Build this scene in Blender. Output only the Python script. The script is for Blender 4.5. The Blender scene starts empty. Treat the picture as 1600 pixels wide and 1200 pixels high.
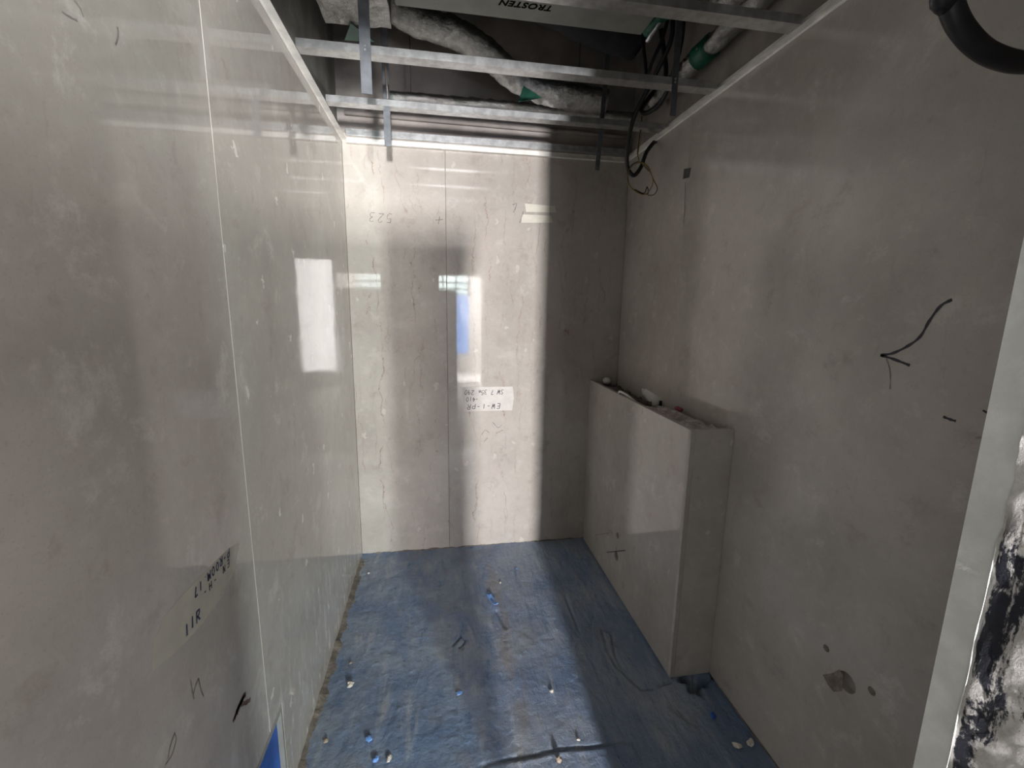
import bpy, bmesh, math, random
import numpy as np
from mathutils import Vector, Matrix, noise

S = bpy.context.scene
C = S.collection
random.seed(7)

# ------------------------------------------------------------------ camera
CAM = np.array([0.4697, -2.565, 1.5]); YAW, PIT, ROL, FPX = -0.1671, -0.1775, 0.0142, 692.7
W, H = 1.562, 2.331                      # room width, height of the ceiling grid
BD, BL, BH = 0.1764, 1.1214, 1.0525      # boxed cistern: depth, length, height


def cam_axes():
    cy, sy, cp, sp = math.cos(YAW), math.sin(YAW), math.cos(PIT), math.sin(PIT)
    f = np.array([-sy * cp, cy * cp, sp]); r = np.array([cy, sy, 0.0]); u = np.cross(r, f)
    c, s = math.cos(ROL), math.sin(ROL)
    return c * r + s * u, -s * r + c * u, f


RX, UX, FX = cam_axes()
cam = bpy.data.objects.new('camera', bpy.data.cameras.new('camera')); C.objects.link(cam)
cam.matrix_world = Matrix(((RX[0], UX[0], -FX[0], CAM[0]), (RX[1], UX[1], -FX[1], CAM[1]),
                           (RX[2], UX[2], -FX[2], CAM[2]), (0, 0, 0, 1)))
cam.data.sensor_width = 36; cam.data.lens = FPX / 1600 * 36; cam.data.clip_start = 0.02
S.camera = cam


def at(px, py, ax, val):
    """point of the photo's line of sight on the plane axis = val (surveying helper)"""
    v = FX * FPX + (px - 800) * RX + (600 - py) * UX
    return CAM + (val - CAM[ax]) / v[ax] * v


# ------------------------------------------------------------------ world, lamps, exposure
world = bpy.data.worlds.new('world'); S.world = world; world.use_nodes = True
world.node_tree.nodes['Background'].inputs[0].default_value = (0.75, 0.85, 1, 1)
world.node_tree.nodes['Background'].inputs[1].default_value = 0.3


def area(name, loc, target, sx, sy, power, col, spread=180):
    l = bpy.data.lights.new(name, 'AREA'); l.shape = 'RECTANGLE'; l.size = sx; l.size_y = sy
    l.energy = power; l.color = col; l.spread = math.radians(spread)
    o = bpy.data.objects.new(name, l); C.objects.link(o); o.location = loc
    o.rotation_euler = (Vector(target) - Vector(loc)).to_track_quat('-Z', 'Y').to_euler()
    return o


area('far_room_lamp', (0.76, -6.90, 1.35), (0.76, 0, 1.35), 0.17, 0.30, 560, (1.0, 0.955, 0.93))  # unseen compact lamp, placed from the sharp shadow edge of the right jamb
area('hall_lamp', (2.0, -5.75, 1.50), (0.1, 0, 1.4), 0.10, 0.6, 165, (0.90, 1.0, 0.95))  # unseen narrow lamp, placed from the second shadow edge on the back wall
area('fill_hall_soft', (2.7, -4.35, 1.4), (0, -1.8, 1.2), 1.2, 1.3, 33, (1.0, 0.97, 0.95))  # added soft fill without a known source, lifts the near left wall
area('fill_hall_far', (1.60, -5.6, 1.25), (0.2, 0, 1.2), 0.60, 1.9, 185, (1.0, 0.965, 0.95))  # added fill, lightens the dark band left on the back wall
area('far_room_daylight', (1.0, -6.3, 2.5), (1.2, -6.9, 0.6), 0.8, 0.5, 700, (1, 0.96, 0.95))
area('fill_hall_side', (-0.9, -3.7, 1.4), (0.97, -2.3, 1.2), 0.8, 1.4, 9, (0.97, 1.0, 0.99))  # weak fill added to brighten the door return

S.view_settings.view_transform = 'Standard'
S.view_settings.look = 'None'
S.view_settings.gamma = 1.0
S.view_settings.use_curve_mapping = False
S.view_settings.exposure = 0.0
S.cycles.max_bounces = 12; S.cycles.diffuse_bounces = 7; S.cycles.glossy_bounces = 6
S.cycles.caustics_reflective = False; S.cycles.caustics_refractive = False

# ------------------------------------------------------------------ object helpers
WLOC = {}


def props(o, label=None, cat=None, group=None, kind=None):
    for k, v in (('label', label), ('category', cat), ('group', group), ('kind', kind)):
        if v: o[k] = v
    return o


def empty(name, loc, **k):
    o = bpy.data.objects.new(name, None); C.objects.link(o); o.location = loc
    o.empty_display_size = 0.05
    WLOC[o] = Vector(loc); return props(o, **k)


def link(name, me, mats, parent=None, smooth=False, base=None, **k):
    co = np.empty(len(me.vertices) * 3); me.vertices.foreach_get('co', co); co = co.reshape(-1, 3)
    if base is None:
        lo, hi = co.min(0), co.max(0); base = ((lo[0] + hi[0]) / 2, (lo[1] + hi[1]) / 2, lo[2])
    co = co - np.array(base); me.vertices.foreach_set('co', co.ravel().astype(np.float32))
    if smooth: me.polygons.foreach_set('use_smooth', [True] * len(me.polygons))
    for m in (mats if isinstance(mats, (list, tuple)) else [mats]): me.materials.append(m)
    me.update()
    o = bpy.data.objects.new(name, me); C.objects.link(o)
    b = Vector(base); WLOC[o] = b
    if parent is not None:
        o.parent = parent; o.location = b - WLOC[parent]
    else:
        o.location = b
    return props(o, **k)


def mesh(verts, faces):
    me = bpy.data.meshes.new('m'); me.from_pydata([tuple(v) for v in verts], [], faces); me.update(); return me


def bm_mesh(bm, recalc=True):
    if recalc: bmesh.ops.recalc_face_normals(bm, faces=bm.faces)
    me = bpy.data.meshes.new('m'); bm.to_mesh(me); bm.free(); return me


def bm_box(bm, x0, x1, y0, y1, z0, z1):
    r = bmesh.ops.create_cube(bm, size=1)
    for v in r['verts']:
        v.co = Vector(((x0 + x1) / 2 + v.co.x * (x1 - x0), (y0 + y1) / 2 + v.co.y * (y1 - y0), (z0 + z1) / 2 + v.co.z * (z1 - z0)))
    return r['verts']


def box(name, x0, x1, y0, y1, z0, z1, mat, parent=None, bev=0.0, **k):
    bm = bmesh.new(); bm_box(bm, x0, x1, y0, y1, z0, z1)
    if bev: bmesh.ops.bevel(bm, geom=bm.edges[:], offset=bev, segments=1, affect='EDGES')
    return link(name, bm_mesh(bm), mat, parent, **k)


def prism(name, poly, axis, a, b, mat, parent=None, bev=0.0, **k):
    """poly: 2D points in the two axes other than `axis`, extruded from a to b"""
    bm = bmesh.new()
    oth = [i for i in range(3) if i != axis]

    def P(p, t):
        c = [0, 0, 0]; c[oth[0]] = p[0]; c[oth[1]] = p[1]; c[axis] = t; return c
    va = [bm.verts.new(P(p, a)) for p in poly]; vb = [bm.verts.new(P(p, b)) for p in poly]
    n = len(poly)
    bm.faces.new(va); bm.faces.new(vb[::-1])
    for i in range(n): bm.faces.new((va[i], vb[i], vb[(i + 1) % n], va[(i + 1) % n]))
    bmesh.ops.recalc_face_normals(bm, faces=bm.faces)
    if bev: bmesh.ops.bevel(bm, geom=bm.edges[:], offset=bev, segments=1, affect='EDGES')
    return link(name, bm_mesh(bm), mat, parent, **k)


def cut(o, cutters):
    """boolean-subtract cylinders [(centre, axis, radius, length)], applied for good"""
    for ctr, ax, r, L in cutters:
        bm = bmesh.new()
        bmesh.ops.create_cone(bm, cap_ends=True, segments=20, radius1=r, radius2=r, depth=L)
        rot = Matrix.Rotation(math.pi / 2, 4, 'Y') if ax == 0 else (Matrix.Rotation(math.pi / 2, 4, 'X') if ax == 1 else Matrix.Identity(4))
        for v in bm.verts:
            v.co.x += 0
            v.co = rot @ v.co + Vector(ctr) - WLOC[o]
        tmp = bpy.data.objects.new('cutter', bm_mesh(bm)); C.objects.link(tmp)
        tmp.matrix_world = Matrix.Translation(WLOC[o])
        m = o.modifiers.new('b', 'BOOLEAN'); m.operation = 'DIFFERENCE'; m.object = tmp; m.solver = 'EXACT'
        dg = bpy.context.evaluated_depsgraph_get(); dg.update()
        me = bpy.data.meshes.new_from_object(o.evaluated_get(dg))
        o.modifiers.clear(); o.data = me
        bpy.data.objects.remove(tmp, do_unlink=True)


def smooth_path(pts, n=8):
    P = [Vector(p) for p in pts]
    if len(P) < 3: 
        return [P[0].lerp(P[-1], i / n) for i in range(n + 1)]
    P = [P[0] * 2 - P[1]] + P + [P[-1] * 2 - P[-2]]
    out = []
    for i in range(1, len(P) - 2):
        for j in range(n):
            t = j / n; a, b, c, d = P[i - 1:i + 3]
            out.append(0.5 * ((2 * b) + (c - a) * t + (2 * a - 5 * b + 4 * c - d) * t * t + (3 * b - a - 3 * c + d) * t ** 3))
    out.append(P[-2]); return out


def tube_mesh(pts, r, seg=12, n=8, crumple=0.0, rings=None, oval=1.0, freq=30):
    path = smooth_path(pts, n) if rings is None else [Vector(pts[0]).lerp(Vector(pts[-1]), i / rings) for i in range(rings + 1)]
    V, F = [], []; up = Vector((0, 0, 1)); prev = None
    for i, p in enumerate(path):
        t = (path[min(i + 1, len(path) - 1)] - path[max(i - 1, 0)]).normalized()
        if prev is None:
            a = t.cross(up)
            if a.length < 0.2: a = t.cross(Vector((1, 0, 0)))
        else:
            a = prev - t * prev.dot(t)
        a.normalize(); prev = a; b = t.cross(a)
        rr = r[i * (len(r) - 1) // max(1, len(path) - 1)] if isinstance(r, (list, tuple)) else r
        for s in range(seg):
            an = 2 * math.pi * s / seg
            d = a * math.cos(an) + b * math.sin(an) * oval
            q = p + d * rr
            if crumple: q += d * crumple * noise.fractal(q * freq, 0.9, 2.1, 4)
            V.append(q)
    for i in range(len(path) - 1):
        for s in range(seg):
            s2 = (s + 1) % seg
            F.append((i * seg + s, i * seg + s2, (i + 1) * seg + s2, (i + 1) * seg + s))
    F.append(tuple(range(seg))[::-1]); F.append(tuple((len(path) - 1) * seg + s for s in range(seg)))
    return mesh(V, F)


def tube(name, pts, r, mat, parent=None, seg=12, n=8, smooth=True, **k):
    kw = {a: k.pop(a) for a in ('crumple', 'rings', 'oval', 'freq') if a in k}
    return link(name, tube_mesh(pts, r, seg, n, **kw), mat, parent, smooth=smooth, **k)


def strokes(name, lines, to3, w, mat, parent, lift=0.0006, **k):
    """pen strokes: 2D polylines laid as thin raised ribbons on a surface; to3(u, v, h) -> 3D"""
    V, F = [], []
    for ln in lines:
        pts = [Vector((p[0], p[1], 0)) for p in ln]
        if len(pts) > 2: pts = smooth_path(pts, 4)
        for i, p in enumerate(pts):
            t = pts[min(i + 1, len(pts) - 1)] - pts[max(i - 1, 0)]
            t = t.normalized() if t.length > 1e-9 else Vector((1, 0, 0))
            nrm = Vector((-t.y, t.x, 0)) * w * (0.5 + 0.12 * math.sin(i * 1.7))
            a, b = p + nrm, p - nrm
            V += [to3(a.x, a.y, lift), to3(b.x, b.y, lift)]
            if i: 
                m = len(V); F.append((m - 4, m - 3, m - 1, m - 2))
    return link(name, mesh(V, F), mat, parent, **k)


GL = {  # single-stroke hand lettering on a 0..0.6 x 0..1 cell
    'E': [[(.55, 1), (0, 1)], [(0, 1), (0, 0)], [(0, 0), (.55, 0)], [(0, .5), (.45, .52)]],
    'W': [[(0, 1), (.15, 0)], [(.15, 0), (.3, .7)], [(.3, .7), (.45, 0)], [(.45, 0), (.6, 1)]],
    'N': [[(0, 0), (.02, 1)], [(.02, 1), (.5, 0)], [(.5, 0), (.52, 1)]],
    'P': [[(0, 0), (.03, 1)], [(.03, 1), (.45, .95), (.5, .7), (.4, .5), (.02, .45)]],
    'R': [[(0, 0), (.03, 1)], [(.03, 1), (.45, .95), (.5, .75), (.4, .55), (.02, .5)], [(.2, .5), (.55, 0)]],
    'O': [[(.3, 1), (.05, .7), (.08, .2), (.3, 0), (.52, .3), (.5, .75), (.3, 1)]],
    'M': [[(0, 0), (.05, 1)], [(.05, 1), (.28, .3)], [(.28, .3), (.52, 1)], [(.52, 1), (.58, 0)]],
    'm': [[(0, 0), (.02, .5)], [(.02, .4), (.15, .5), (.2, 0)], [(.2, .4), (.35, .5), (.42, 0)]],
    'S': [[(.5, .9), (.25, 1), (.05, .75), (.3, .5), (.5, .25), (.25, 0), (0, .1)]],
    'H': [[(0, 0), (.02, 1)], [(.5, 0), (.52, 1)], [(0, .5), (.5, .5)]],
    'L': [[(0, 1), (0, 0)], [(0, 0), (.45, 0)]],
    '-': [[(.1, .5), (.5, .5)]], '.': [[(.2, 0), (.26, .05)]], ' ': [], '+': [[(.05, .5), (.55, .5)], [(.3, .9), (.3, .1)]],
    '0': [[(.3, 1), (.05, .6), (.15, .05), (.4, .05), (.52, .6), (.3, 1)]],
    '1': [[(.25, 1), (.25, 0)]], '2': [[(.05, .8), (.3, 1), (.5, .75), (.3, .4), (0, 0)], [(0, 0), (.55, .02)]],
    '3': [[(.05, .95), (.4, 1), (.45, .7), (.2, .52)], [(.2, .52), (.5, .4), (.42, .05), (.02, .05)]],
    '4': [[(.3, 1), (.02, .4)], [(.02, .4), (.55, .4)], [(.4, .75), (.38, 0)]],
    '5': [[(.5, 1), (.1, 1)], [(.1, 1), (.08, .55)], [(.08, .55), (.4, .6), (.5, .3), (.3, 0), (0, .08)]],
    '7': [[(0, 1), (.5, 1)], [(.5, 1), (.2, 0)]],
    '9': [[(.5, .7), (.25, .5), (.05, .75), (.3, 1), (.5, .75)], [(.5, .75), (.42, 0)]],
}


def write(text, u, v, h, ang=0.0, sp=0.72, slant=0.12):
    out = []; ca, sa = math.cos(ang), math.sin(ang)
    for i, ch in enumerate(text):
        for ln in GL.get(ch, []):
            o = []
            for x, y in ln:
                X = (x + i * sp + slant * y + .03 * math.sin(i * 5 + y * 3)) * h; Y = (y + .06 * math.sin(i * 2.3)) * h
                o.append((u + X * ca - Y * sa, v + X * sa + Y * ca))
            out.append(o)
    return out


# ------------------------------------------------------------------ materials
def new_mat(name):
    m = bpy.data.materials.new(name); m.use_nodes = True
    return m, m.node_tree, m.node_tree.nodes['Principled BSDF']


class NT:
    def __init__(s, nt): s.nt = nt
    def n(s, t, **kw):
        o = s.nt.nodes.new(t)
        for k, v in kw.items(): setattr(o, k, v)
        return o
    def l(s, a, b): s.nt.links.new(a, b)
    def math(s, op, a, b=None, c=None, clamp=False):
        o = s.n('ShaderNodeMath', operation=op, use_clamp=clamp)
        for i, x in enumerate((a, b, c)):
            if x is None: continue
            if isinstance(x, (int, float)): o.inputs[i].default_value = x
            else: s.l(x, o.inputs[i])
        return o.outputs[0]
    def noise(s, vec, scale, detail=4, rough=.55, dist=0.0):
        o = s.n('ShaderNodeTexNoise'); s.l(vec, o.inputs['Vector'])
        o.inputs['Scale'].default_value = scale; o.inputs['Detail'].default_value = detail
        o.inputs['Roughness'].default_value = rough; o.inputs['Distortion'].default_value = dist
        return o.outputs[0]
    def ramp(s, x, a, b, lo=0.0, hi=1.0):
        o = s.n('ShaderNodeMapRange', interpolation_type='SMOOTHSTEP'); s.l(x, o.inputs[0])
        o.inputs[1].default_value = a; o.inputs[2].default_value = b; o.inputs[3].default_value = lo; o.inputs[4].default_value = hi
        return o.outputs[0]
    def mix(s, f, a, b):
        o = s.n('ShaderNodeMix', data_type='RGBA')
        if isinstance(f, (int, float)): o.inputs[0].default_value = f
        else: s.l(f, o.inputs[0])
        for i, x in ((6, a), (7, b)):
            if isinstance(x, tuple): o.inputs[i].default_value = (*x, 1)
            else: s.l(x, o.inputs[i])
        return o.outputs[2]
    def scale(s, vec, v, off=(0, 0, 0)):
        o = s.n('ShaderNodeMapping'); s.l(vec, o.inputs[0]); o.inputs['Scale'].default_value = v; o.inputs['Location'].default_value = off
        return o.outputs[0]


def plain(name, col, rough=.6, metal=0.0, var=.25, nscale=8, bump=0.0, bscale=40, spec=.5):
    m, nt, b = new_mat(name); T = NT(nt)
    pos = T.n('ShaderNodeNewGeometry').outputs['Position']
    nz = T.noise(pos, nscale, 5)
    dark = tuple(c * (1 - var) for c in col); lite = tuple(min(1, c * (1 + var)) for c in col)
    T.l(T.mix(T.ramp(nz, .3, .7), dark, lite), b.inputs['Base Color'])
    b.inputs['Roughness'].default_value = rough; b.inputs['Metallic'].default_value = metal
    b.inputs['Specular IOR Level'].default_value = spec
    if bump:
        bp = T.n('ShaderNodeBump'); bp.inputs['Strength'].default_value = bump; bp.inputs['Distance'].default_value = .01
        T.l(T.noise(pos, bscale, 6, .65), bp.inputs['Height']); T.l(bp.outputs[0], b.inputs['Normal'])
    return m


def marble(name, veins, chips, smear=0.0, haze=0.0, base=((.40, .37, .34), (.49, .46, .425))):
    m, nt, b = new_mat(name); T = NT(nt)
    pos = T.n('ShaderNodeNewGeometry').outputs['Position']
    rnd = T.n('ShaderNodeObjectInfo').outputs['Random']
    off = T.n('ShaderNodeVectorMath', operation='SCALE'); off.inputs[0].default_value = (7, 11, 5); T.l(rnd, off.inputs['Scale'])
    add = T.n('ShaderNodeVectorMath', operation='ADD'); T.l(pos, add.inputs[0]); T.l(off.outputs[0], add.inputs[1])
    p = add.outputs[0]
    cloud = T.noise(p, 2.2, 5, .6, .3)
    col = T.mix(T.ramp(cloud, .3, .7), base[0], base[1])
    pink = T.noise(T.scale(p, (1, 1, .5)), 3.5, 3)
    col = T.mix(T.math('MULTIPLY', T.ramp(pink, .5, .75), .35), col, (.48, .415, .38))
    mott = T.noise(p, 26, 5, .7)
    col = T.mix(T.math('MULTIPLY', T.ramp(mott, .5, .8), .30), col, (.62, .585, .54))
    col = T.mix(T.math('MULTIPLY', T.ramp(mott, .5, .2), .25), col, (.34, .30, .26))
    # broken, wriggling mineral veins, mostly upright
    sxyz = T.n('ShaderNodeSeparateXYZ'); T.l(p, sxyz.inputs[0])
    along = T.math('ADD', sxyz.outputs[0], sxyz.outputs[1])
    for gap, w, seed, amt in ((.19, .0016, 0.0, .85), (.083, .0011, 4.3, .6)):
        q = T.scale(p, (1, 1, .8), (seed, seed, seed))
        wig = T.math('ADD', T.math('MULTIPLY', T.noise(q, 2.4, 2), .22), T.math('MULTIPLY', T.noise(q, 11, 3, .6), .075))
        wig = T.math('ADD', wig, T.math('MULTIPLY', T.noise(q, 42, 4, .7), .028))
        t = T.math('FRACT', T.math('DIVIDE', T.math('ADD', along, wig), gap))
        d = T.math('MULTIPLY', T.math('ABSOLUTE', T.math('SUBTRACT', t, .5)), gap)
        thick = T.ramp(T.noise(q, 17, 3, .6), .35, .7, w * .5, w * 1.9)
        v = T.ramp(T.math('DIVIDE', d, thick), 1.0, .45)
        br = T.ramp(T.noise(T.scale(p, (1, 1, .55), (seed * 3, 1, seed)), 6.5, 4, .65), .47, .60)
        col = T.mix(T.math('MULTIPLY', T.math('MULTIPLY', v, br), veins * amt), col, (.16, .10, .075))
        halo = T.math('MULTIPLY', T.math('MULTIPLY', T.ramp(d, .014, 0.0), br), veins * .22)
        col = T.mix(halo, col, (.43, .32, .27))
    for sc, w, seed, amt in ((6.5, .008, 3.1, .40), (13, .012, 8.7, .30)):
        q = T.scale(p, (1, 1, .7), (seed, seed * 2, seed * .5))
        d = T.math('ABSOLUTE', T.math('SUBTRACT', T.noise(q, sc, 6, .6, .5), .5))
        br = T.ramp(T.noise(T.scale(p, (1, 1, .7), (seed * 3, 0, seed)), 7.5, 3, .6), .54, .66)
        col = T.mix(T.math('MULTIPLY', T.math('MULTIPLY', T.ramp(d, w, 0.0), br), veins * amt), col, (.18, .12, .09))
    vo = T.n('ShaderNodeTexVoronoi'); vo.inputs['Scale'].default_value = 17; vo.inputs['Randomness'].default_value = 1
    wq = T.n('ShaderNodeVectorMath', operation='ADD'); ns = T.n('ShaderNodeTexNoise'); T.l(p, ns.inputs['Vector']); ns.inputs['Scale'].default_value = 40; ns.inputs['Detail'].default_value = 3
    sc_ = T.n('ShaderNodeVectorMath', operation='SCALE'); T.l(ns.outputs['Color'], sc_.inputs[0]); sc_.inputs['Scale'].default_value = .045
    T.l(T.scale(p, (1, 1.0, .75)), wq.inputs[0]); T.l(sc_.outputs[0], wq.inputs[1]); T.l(wq.outputs[0], vo.inputs['Vector'])
    sep = T.n('ShaderNodeSeparateColor'); T.l(vo.outputs['Color'], sep.inputs[0])
    rad = T.math('MULTIPLY', T.ramp(sep.outputs[0], .72, 1.0), .22)
    chip = T.math('GREATER_THAN', T.math('SUBTRACT', rad, vo.outputs['Distance']), 0.0)
    lightdark = T.math('GREATER_THAN', sep.outputs[1], .3)
    col = T.mix(T.math('MULTIPLY', chip, chips), col, T.mix(lightdark, (.41, .37, .33), (.72, .69, .65)))
    rough = T.ramp(T.noise(T.scale(p, (1, 1, .3)), 3.0, 5, .6), .35, .8, .025 + haze, .10 + haze)
    if smear:
        sx = T.n('ShaderNodeSeparateXYZ'); T.l(pos, sx.inputs[0])
        st = T.noise(T.scale(pos, (1, 6, 1.6)), 5.0, 5, .65, .6)
        lowz = T.ramp(sx.outputs[2], .75, .05)
        dust = T.math('MULTIPLY', T.math('MULTIPLY', T.ramp(st, .50, .68), lowz), smear)
        col = T.mix(dust, col, (.66, .66, .64))
        rough = T.math('ADD', rough, T.math('MULTIPLY', dust, .4))
    bl = T.noise(p, 7.5, 8, .74, .2)
    col = T.mix(T.math('MULTIPLY', T.ramp(bl, .54, .70), .60 * (1 - .5 * veins)), col, (.62, .595, .56))
    col = T.mix(T.math('MULTIPLY', T.ramp(bl, .45, .30), .50), col, (.32, .28, .25))
    gr = T.noise(p, 210, 2, .6)
    col = T.mix(T.math('MULTIPLY', T.ramp(gr, .45, .25), .30), col, (.34, .30, .27))
    T.l(col, b.inputs['Base Color']); T.l(rough, b.inputs['Roughness'])
    b.inputs['IOR'].default_value = 1.52
    bp = T.n('ShaderNodeBump'); bp.inputs['Strength'].default_value = .035; bp.inputs['Distance'].default_value = .004
    T.l(T.noise(p, 9, 2), bp.inputs['Height']); T.l(bp.outputs[0], b.inputs['Normal'])
    return m


def membrane(name):
    """blue brushed waterproofing coat over a rough screed, with site dirt"""
    m, nt, b = new_mat(name); T = NT(nt)
    pos = T.n('ShaderNodeNewGeometry').outputs['Position']
    sx = T.n('ShaderNodeSeparateXYZ'); T.l(pos, sx.inputs[0])
    n1 = T.noise(pos, 3.0, 6, .6, .4); n2 = T.noise(T.scale(pos, (1, .22, 1)), 16, 5, .65, .5); n3 = T.noise(pos, 60, 6, .75)
    col = T.mix(T.ramp(n1, .32, .68), (.125, .19, .315), (.25, .30, .38))
    col = T.mix(T.math('MULTIPLY', T.ramp(n2, .52, .7), .55), col, (.38, .40, .425))
    col = T.mix(T.math('MULTIPLY', T.ramp(n2, .46, .3), .6), col, (.07, .14, .27))
    # trodden mud: patches, and a trail down the middle
    n4 = T.noise(pos, 4.6, 6, .68, .3)
    col = T.mix(T.math('MULTIPLY', T.ramp(n4, .54, .70), .42), col, (.215, .20, .185))
    trail = T.math('ABSOLUTE', T.math('SUBTRACT', T.math('ADD', sx.outputs[0], T.math('MULTIPLY', n1, .14)), .83))
    tr = T.math('MULTIPLY', T.ramp(trail, .055, 0.0), T.ramp(T.noise(T.scale(pos, (3, 1, 1)), 4, 4), .35, .6))
    col = T.mix(T.math('MULTIPLY', tr, .6), col, (.25, .225, .205))
    col = T.mix(T.math('MULTIPLY', T.ramp(n3, .58, .8), .6), col, (.48, .52, .58))
    col = T.mix(T.math('MULTIPLY', T.ramp(n3, .42, .2), .6), col, (.06, .085, .12))
    T.l(col, b.inputs['Base Color'])
    T.l(T.ramp(T.math('ADD', T.math('MULTIPLY', n2, .6), T.math('MULTIPLY', n3, .5)), .35, .8, .24, .55), b.inputs['Roughness'])
    bp = T.n('ShaderNodeBump'); bp.inputs['Strength'].default_value = .9; bp.inputs['Distance'].default_value = .008
    T.l(T.math('ADD', T.noise(pos, 45, 8, .72), T.math('MULTIPLY', n2, 1.2)), bp.inputs['Height']); T.l(bp.outputs[0], b.inputs['Normal'])
    return m


def foil(name, col=(.62, .62, .60), rough=.28):
    m, nt, b = new_mat(name); T = NT(nt)
    pos = T.n('ShaderNodeNewGeometry').outputs['Position']
    n = T.noise(pos, 45, 8, .7, .6)
    T.l(T.mix(T.ramp(n, .3, .7), tuple(c * .7 for c in col), col), b.inputs['Base Color'])
    b.inputs['Metallic'].default_value = .97; b.inputs['Roughness'].default_value = rough
    bp = T.n('ShaderNodeBump'); bp.inputs['Strength'].default_value = .8; bp.inputs['Distance'].default_value = .008
    T.l(n, bp.inputs['Height']); T.l(bp.outputs[0], b.inputs['Normal'])
    return m


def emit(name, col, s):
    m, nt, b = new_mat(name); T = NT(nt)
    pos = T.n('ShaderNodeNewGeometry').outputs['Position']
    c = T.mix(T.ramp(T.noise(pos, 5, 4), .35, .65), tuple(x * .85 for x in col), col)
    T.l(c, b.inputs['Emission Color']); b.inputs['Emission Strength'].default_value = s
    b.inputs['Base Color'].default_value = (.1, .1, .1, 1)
    return m


def rough_jamb(name):
    """torn plaster return with patches of old black bitumen paint"""
    m, nt, b = new_mat(name); T = NT(nt)
    pos = T.n('ShaderNodeNewGeometry').outputs['Position']
    sx = T.n('ShaderNodeSeparateXYZ'); T.l(pos, sx.inputs[0])
    n = T.noise(pos, 30, 8, .75); n2 = T.noise(T.scale(pos, (1, 1.6, .45)), 28, 7, .72, .5)
    col = T.mix(T.ramp(n, .3, .7), (.45, .43, .42), (.80, .78, .76))
    reach = T.math('MINIMUM', T.math('MAXIMUM', T.math('MULTIPLY', T.math('ADD', sx.outputs[1], 2.2745), -40.0), 0.0), .13)
    reach = T.math('ADD', reach, T.math('MULTIPLY', T.math('ABSOLUTE', T.math('SUBTRACT', T.math('ADD', sx.outputs[1], T.math('MULTIPLY', n, .004)), -2.2815)), -3.5))
    f = T.ramp(T.math('ADD', T.math('ADD', reach, -.045), T.math('ADD', T.math('MULTIPLY', n2, .7), T.math('MULTIPLY', n, .3))), .50, .56)
    f = T.math('MULTIPLY', f, T.ramp(T.math('ADD', sx.outputs[2], T.math('MULTIPLY', n2, .15)), 1.42, 1.37))
    col = T.mix(f, col, (.012, .014, .024))
    T.l(col, b.inputs['Base Color']); b.inputs['Roughness'].default_value = .75
    bp = T.n('ShaderNodeBump'); bp.inputs['Strength'].default_value = .8; bp.inputs['Distance'].default_value = .004
    T.l(n, bp.inputs['Height']); T.l(bp.outputs[0], b.inputs['Normal'])
    return m


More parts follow.
